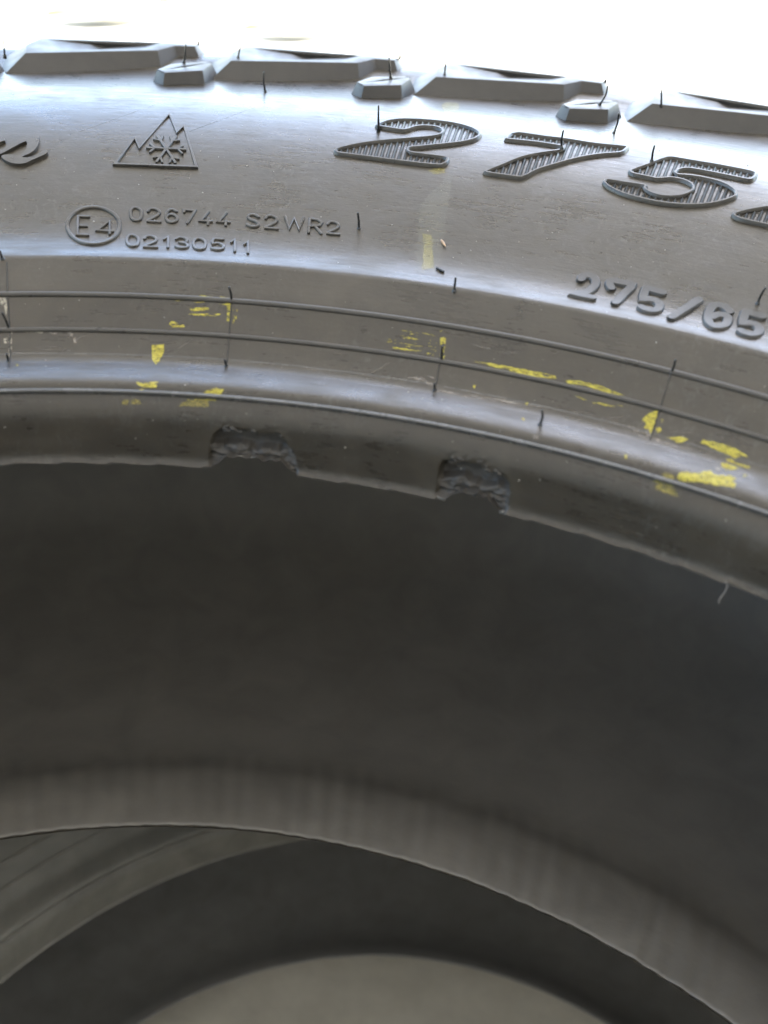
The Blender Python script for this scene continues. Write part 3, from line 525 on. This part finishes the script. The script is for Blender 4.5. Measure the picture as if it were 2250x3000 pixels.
def bevel_obj(o, w_, seg=2):
    bm = bmesh.new(); bm.from_mesh(o.data)
    bmesh.ops.recalc_face_normals(bm, faces=bm.faces)
    es = [e for e in bm.edges if len(e.link_faces) == 2 and e.calc_face_angle(0) > R(22)]
    bmesh.ops.bevel(bm, geom=es, offset=w_, segments=seg, profile=.6, affect='EDGES', clamp_overlap=True)
    bm.to_mesh(o.data); bm.free()
    o.data.polygons.foreach_set('use_smooth', [True]*len(o.data.polygons))
    try: o.data.set_sharp_from_angle(angle=R(30))
    except Exception: pass
    return o

def empty(name, loc):
    o = bpy.data.objects.new(name, None); o.empty_display_size = .05; col.objects.link(o); o.location = loc; return o

# ------------------------------------------------------------------ top tyre
tyre = empty('tyre', (0, 0, ZT - BASE))
tag(tyre, 'black off-road tyre on top, with torn bead edge, raised numerals and yellow paint smears', 'tyre', 'tyres stacked flat')
casing('casing', tyre, True, .11, 6)
def s_of(r):
    for i in range(len(PD)-1):
        if PD[i].x <= r <= PD[i+1].x and PD[i].x > 231: return PS[i]
sF, sE, sD = s_of(238.0), s_of(257), s_of(265)
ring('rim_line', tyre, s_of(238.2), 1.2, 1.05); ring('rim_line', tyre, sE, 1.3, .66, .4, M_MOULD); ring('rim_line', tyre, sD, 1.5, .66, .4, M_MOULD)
ring('rim_line', tyre, s_of(251), .4, .14)

phis = LG['phis']
V, F = lug_mesh(); l0 = bevel_obj(fixn(obj('shoulder_lug', V, F, M_LUG, tyre, loc=(0, 0, BASE))), .0005)
V, F = hex_mesh(); h0 = bevel_obj(fixn(obj('side_lug', V, F, M_LUG, tyre, loc=(0, 0, BASE))), .00035)
allphi = list(phis); k = 1
rest = 360 - (phis[-1]-phis[0]); cnt = round(rest/9.65)
allphi += [phis[-1] + rest*k/cnt for k in range(1, cnt)]
lugs = []
for i, a in enumerate(allphi):
    for src in (l0, h0):
        o = src if i == 0 else src.copy()
        if i: col.objects.link(o); o.parent = tyre
        o.rotation_euler = (0, 0, -R(a)); lugs.append(o)

# outer tread rows (seen only from elsewhere)
def tread_block():
    V = [cyl(p, r, z) for r, gx in ((404, 0), (420, .35)) for p, z in ((-1.9+gx, -7+gx*2), (1.9-gx, -11+gx*2), (2.2-gx, 9-gx*2), (-1.5+gx, 12-gx*2))]
    return V, [(0, 1, 2, 3), (7, 6, 5, 4), (0, 4, 5, 1), (1, 5, 6, 2), (2, 6, 7, 3), (3, 7, 4, 0)]
V, F = tread_block(); tb0 = fixn(obj('tread_block', V, F, M_LUG, tyre, smooth=False, loc=(0, 0, BASE-.02)))
first = True
for row, (zr, off) in enumerate(((-.02, 0), (-.0594, 2.4), (-.099, .8))):
    for i in range(60):
        o = tb0 if first else tb0.copy()
        if not first: col.objects.link(o); o.parent = tyre
        first = False
        o.location = (0, 0, BASE+zr); o.rotation_euler = (0, 0, R(i*6+off))

# moulding seams
for sm in DATA['seams']:
    if len(sm) == 2:
        a, b = sm; P = [(a[0]+(b[0]-a[0])*t/12, a[1]+(b[1]-a[1])*t/12) for t in range(13)]
        mark('mould_seam', [stroke(P, .34, .16)], tyre, M_PIN)

# large hatched numerals
names = ['numeral_two', 'numeral_seven', 'numeral_five', 'slash_mark']
for nm, P in zip(names, DATA['big']):
    Q = [tuple(v) for v in smooth_poly(P, True, 3)]
    o = mark(nm, [stroke(Q, .85, .88, True, False, .28, 0, .22)], tyre)
    hv = mark('hatching', hatch(Q, 1.62, .72), o, M_MOULD, False, False)
# script letter
for P in DATA['script']:
    mark('script_letter', [fill([tuple(v) for v in smooth_poly(P, True, 2)], .8)], tyre)
# mountain and snowflake
mo = mark('mountain_mark', [stroke([tuple(v) for v in DATA['mount']], .75, .6, True, False, .1)], tyre)
fl_ = DATA['flake']; c0 = Vector(fl_['c']); ux = Vector(fl_['x'])-c0; uy = Vector(fl_['y'])-c0
rx = ux; ry = uy
def fp(x, y): q = c0 + rx*x + ry*y; return (q.x, q.y)
parts = []
for k in range(6):
    a = R(60*k); u = (math.cos(a), math.sin(a))
    parts.append(stroke([fp(.04*u[0], .04*u[1]), fp(u[0], u[1])], .72, .6-.012*k, False, False, .06))
    for sgn in (-1, 1):
        b = a + sgn*R(48); s_ = .62
        parts.append(stroke([fp(s_*u[0], s_*u[1]), fp(s_*u[0]+.36*math.cos(b), s_*u[1]+.36*math.sin(b))], .55, .58-.012*k-.004*sgn, False, False, .06))
mark('snowflake', parts, mo, M_MOULD, False)
# approval mark and code lines
er = mark('approval_ring', [stroke([tuple(v) for v in DATA['ering']], 1.05, .55, True, True)], tyre)
for ch, q in DATA['e4']:
    mark('approval_letter' if ch == 'E' else 'approval_number', glyph(ch, q, .8, .5), er, None, False)
for ch, q in DATA['small']:
    mark('code_character', glyph(ch, q, .85, .45), tyre)
for ch, st in DATA['bold']:
    parts = []
    for P in st:
        P = smooth_poly(P, False, 3) if ch != '/' else [Vector(p) for p in P]
        parts.append(stroke([tuple(v) for v in P], 2.1, .6, False, False, .3, 0, .14))
    mark('size_character', parts, tyre, M_SIZE)

# hairline scratches
for P in DATA['hair']: mark('scratch', [stroke([tuple(p) for p in P], .16, .035)], tyre, M_PIN)
rh = random.Random(23); parts = []
for i in range(90):
    s0 = rh.choice((rh.uniform(56, 150), rh.uniform(20, 50), rh.uniform(20, 32))); phi = rh.uniform(-14, 26); ln = rh.uniform(.8, 6); an = rh.choice((rh.gauss(0, .12), rh.gauss(.3, .4)))
    P = [(phi + math.degrees(t*ln*math.cos(an)/290), s0 + t*ln*math.sin(an) + .05*ln*math.sin(2*t + i)) for t in (0, .25, .5, .75, 1)]
    parts.append(stroke(P, rh.uniform(.05, .12), .02))
tag(mark('hairline_scratches', parts, tyre, M_PAINT['g']), kind='stuff')
# torn flakes of rubber left on the damaged bead
rf = random.Random(11)
for q in (DATA['n1'], DATA['n2']):
    a0 = min(t[0] for t in q['top']); a1 = max(t[0] for t in q['top'])
    for i in range(15):
        u = rf.random(); phi = a0 + (a1-a0)*(.12 + .72*u); st = notch_top(q, phi)
        up_ = i % 3 != 0
        s0 = st + rf.uniform(-.5, 1.0) if up_ else rf.uniform(1.8, 4.6)
        ln = rf.uniform(.5, 1.7); wd = rf.uniform(.18, .5); an = rf.uniform(-.35, .35); V, F = [], []; n_ = 7
        lift = rf.uniform(.1, .35); dp = .1 if up_ else -1.1
        for k in range(n_+1):
            t = k/n_; ww = wd*(math.sin(math.pi*(.06+.9*t))**.7)*(1 + .5*noise.noise(Vector((t*4, i, 1))))
            for e_, sg in enumerate((-1, 0, 1)):
                x = (t-.5)*ln*math.cos(an) - sg*ww*math.sin(an); y = (t-.5)*ln*math.sin(an) + sg*ww*math.cos(an)
                V.append(pos(phi + math.degrees(x/234), s0 + y + .12*noise.noise(Vector((t*5, i*2.0, 7))), dp + (.05 if sg < 0 else lift if sg == 0 else lift*.9 - .1)))
        for k in range(n_):
            for e_ in range(2): F.append((k*3+e_, k*3+e_+1, k*3+4+e_, k*3+3+e_))
        o = fixn(obj('torn_flake', V, F, M_TORN, tyre, loc=(0, 0, BASE)))
        md = o.modifiers.new('thickness', 'SOLIDIFY'); md.thickness = .00008
# vent pins
def pin(b, t, r0=.33):
    b = Vector(b)/1000; t = Vector(t)/1000; ax = t-b; L_ = ax.length; ax.normalize()
    u = ax.orthogonal().normalized(); v = ax.cross(u); rad = r0/1000
    prof = [(-.15, 1.9), (.02, 1.75), (.07, 1.25), (.14, 1.0), (.5, .88), (.92, .8), (.985, .62), (1.0, .2)]
    bend = u*random.uniform(-.08, .08)*L_ + v*random.uniform(-.08, .08)*L_
    V, F = [], []
    for k, (f_, s_) in enumerate(prof):
        for j in range(8):
            a = 2*math.pi*j/8
            V.append(tuple(b + ax*L_*f_ + bend*(4*max(f_, 0)*(1-max(f_, 0))) + (u*math.cos(a)+v*math.sin(a))*rad*s_))
    for k in range(len(prof)-1):
        for j in range(8): F.append((k*8+j, k*8+(j+1) % 8, k*8+8+(j+1) % 8, k*8+8+j))
    F.append(tuple(range((len(prof)-1)*8, len(prof)*8)))
    return V, F
for i, (b, t) in enumerate(DATA['pins']):
    V, F = pin(b, t, .26 if i in (1, 6, 9) else .31)
    fixn(obj('vent_pin', V, F, M_PIN, tyre, loc=(0, 0, BASE)))

# paint smears and scuffs: ragged thin coats that follow the section
def coat(kind, cov, stx, P, seed):
    s0 = sum(p[1] for p in P)/len(P); rr = r_at(s0); f0 = P[0][0]
    Q = [(R(p[0]-f0)*rr, p[1]) for p in P]
    x0 = min(q[0] for q in Q); x1 = max(q[0] for q in Q); y0 = min(q[1] for q in Q); y1 = max(q[1] for q in Q)
    area = (x1-x0)*(y1-y0); g = min(.22, max(.07, math.sqrt(area/6000)))
    if kind == 'h': g = .5
    nx = int((x1-x0)/g)+2; ny = int((y1-y0)/g)+2; V, F, idx, UV = [], [], {}, []
    fx = .9/max(.35, stx**.6); fy = .9*max(.6, stx**.35)
    thr = (1-cov)*1.6 - .78
    def vid(i, j):
        if (i, j) not in idx:
            jx = .3*g*noise.noise(Vector((i*.9, j*.9, seed))); jy = .3*g*noise.noise(Vector((i*.9, j*.9, seed+7)))
            x = x0 + i*g + jx; y = y0 + j*g + jy
            UV.append((x, y + seed)); idx[(i, j)] = len(V); V.append(pos(f0 + math.degrees(x/rr), y, .05 + .035*noise.noise(Vector((x*2.2*fx, y*3*fy, seed)))))
        return idx[(i, j)]
    for i in range(nx):
        for j in range(ny):
            x = x0 + (i+.5)*g; y = y0 + (j+.5)*g
            wob = .35*min(1.0, .25*min(x1-x0, y1-y0))
            xx = x + wob*noise.noise(Vector((x*1.1, y*1.1, seed))); yy = y + wob*noise.noise(Vector((x*1.1, y*1.1, seed+3)))
            if not inpoly(xx, yy, Q): continue
            if fbm(x*fx, y*fy*1.3, seed, 4) + .35*noise.noise(Vector((x*fx*5, y*fy*7, seed))) < thr: continue
            F.append((vid(i, j), vid(i+1, j), vid(i+1, j+1), vid(i, j+1)))
    return V, F, UV
for i, (kind, cov, stx, P) in enumerate(DATA['paint']):
    V, F, UV = coat(kind, cov, stx, P, i*3.7)
    if F:
        fixn(obj('paint_smear' if kind in 'ydfh' else 'scuff_mark', V, F, M_PAINT[kind], tyre, uv=UV, loc=(0, 0, BASE)))

# ------------------------------------------------------------------ lower tyre
SC = .190/.2314
low = empty('tyre', (.064, .114, ZT - .235 - BASE))
tag(low, 'lower tyre of the stack, seen blurred through the opening of the upper one', 'tyre', 'tyres stacked flat')
low.scale = (SC, SC, 1)
casing('casing', low, False, .6, 3)
for s_, w_, h_ in ((sF, 1.4, 1.0), (sE, 1.2, .8), (sD, 1.2, .8)): ring('rim_line', low, s_, w_, h_, 1.0, M_DUSTY)
for o in lugs:
    c = o.copy(); col.objects.link(c); c.parent = low

# ------------------------------------------------------------------ small things lying on the tyre
def top_z(p): return (p[0], p[1], p[2] + ZT)
a, b = DATA['seedends']; A = Vector(pos(*a, .25)); B_ = Vector(pos(*b, .25))
def seed_mesh(A, B_, wd, hh, mat, name, label, cat, lumpy):
    ax = (B_-A); L_ = ax.length; ax.normalize(); up_ = Vector((0, 0, 1)); sd_ = ax.cross(up_).normalized(); up_ = sd_.cross(ax)
    V, F = [], []; n, k = 12, 10
    mid = (A+B_)/2
    for i in range(n+1):
        t = i/n; prof = (math.sin(math.pi*min(max(t, .02), .98))**.6)*(1 - .35*t)
        if lumpy: prof = .9 + .2*noise.noise(Vector((t*5, 0, 3)))
        for j in range(k):
            an = 2*math.pi*j/k; rad = prof*(1 + .12*noise.noise(Vector((t*4, math.cos(an), math.sin(an)))))
            V.append(tuple(A + ax*L_*t + sd_*math.cos(an)*wd*rad + up_*(math.sin(an)*hh*rad)-mid))
    for i in range(n):
        for j in range(k): F.append((i*k+j, i*k+(j+1) % k, i*k+k+(j+1) % k, i*k+k+j))
    F.append(tuple(range(k))); F.append(tuple(range(n*k, n*k+k)))
    o = fixn(obj(name, V, F, mat)); o.location = mid + Vector((0, 0, ZT)); return tag(o, label, cat)
seed_mesh(A, B_, .00042, .00036, paint('seed_husk', (.22, .12, .06), (.45, .30, .18), .5), 'seed_husk', 'tiny brown seed husk lying on the sidewall beside the pale streak', 'seed', False)
a, b = DATA['crumbends']; A = Vector(pos(*a, .3)); B_ = Vector(pos(*b, .3))
seed_mesh(A, B_, .00032, .00032, M_PIN, 'rubber_crumb', 'short black rubber crumb lying just above the rim lip below the pale streak', 'crumb', True)
# dust specks
V, F = [], []
rnd = random.Random(4)
for i in range(420):
    if i < 300: phi = rnd.uniform(-14, 26); s = rnd.uniform(50, 155)
    else: phi = rnd.uniform(-16, 28); s = rnd.uniform(4, 48)
    sz = .05 + .13*rnd.random()**4; P0 = Vector(pos(phi, s, sz*.4)); o = len(V)
    for d in ((1, 0, 0), (-1, 0, 0), (0, 1, 0), (0, -1, 0), (0, 0, 1), (0, 0, -1)):
        V.append(tuple(P0 + Vector(d)*sz/1000*rnd.uniform(.6, 1.5)))
    F += [tuple(o+q for q in f_) for f_ in ((0, 2, 4), (2, 1, 4), (1, 3, 4), (3, 0, 4), (2, 0, 5), (1, 2, 5), (3, 1, 5), (0, 3, 5))]
du = obj('dust', V, F, paint('dust_grain', (.5, .48, .43), (.75, .72, .66), .7), loc=(0, 0, ZT)); tag(du, 'pale dust grains scattered over the upper tyre', 'dust', kind='stuff')
# hanging thread
cu = []
P = DATA['thread']; base = Vector(pos(27.9, .2, .1))
pts = [base] + [base + (Vector(q)-Vector(P[0]))/1000 for q in P[1:]]
V, F = [], []
pts = [Vector(v) for v in smooth_poly([tuple(p) for p in pts], False, 4)]
for i, p in enumerate(pts):
    for j in range(5):
        a = 2*math.pi*j/5; V.append(tuple(p + Vector((math.cos(a), math.sin(a), 0))*.00006 - base))
for i in range(len(pts)-1):
    for j in range(5): F.append((i*5+j, i*5+(j+1) % 5, i*5+5+(j+1) % 5, i*5+5+j))
th = obj('thread', V, F, paint('thread_fibre', (.3, .27, .24), (.4, .37, .33), .8)); th.location = base + Vector((0, 0, ZT))
tag(th, 'thin pale thread hanging from the bead edge at right', 'thread')

# dry leaves on the sunlit ground behind
M_LEAF = paint('dry_leaf', (.13, .105, .05), (.19, .155, .08), .7)
def leaf(x, y, ang, L_, label):
    V, F = [], []; n = 10
    for i in range(n+1):
        t = i/n; w_ = .32*L_*math.sin(math.pi*t)**.8*(1-.3*t) + .001
        for j, k in enumerate((-1, -.5, 0, .5, 1)):
            V.append(((t-.5)*L_, k*w_, .004 + .018*abs(k)*math.sin(3*t+1) + .012*t))
    for i in range(n):
        for j in range(4): F.append((i*5+j, i*5+j+1, i*5+6+j, i*5+5+j))
    o = obj('dry_leaf', V, F, M_LEAF); o.location = (x, y, .004); o.rotation_euler = (0, 0, ang)
    return tag(o, label, 'leaf', 'leaves on the ground behind')
for a in [(-0.72, 2.598, 0.2, 0.24, 'leftmost tan dry leaf blurred on bright ground behind the tyre'), (-0.539, 2.815, 0.1, 0.18, 'topmost tan dry leaf blurred on bright ground behind the tyre'), (-0.263, 2.583, 0.15, 0.22, 'tan dry leaf blurred just above the second tread lug')]: leaf(*a)
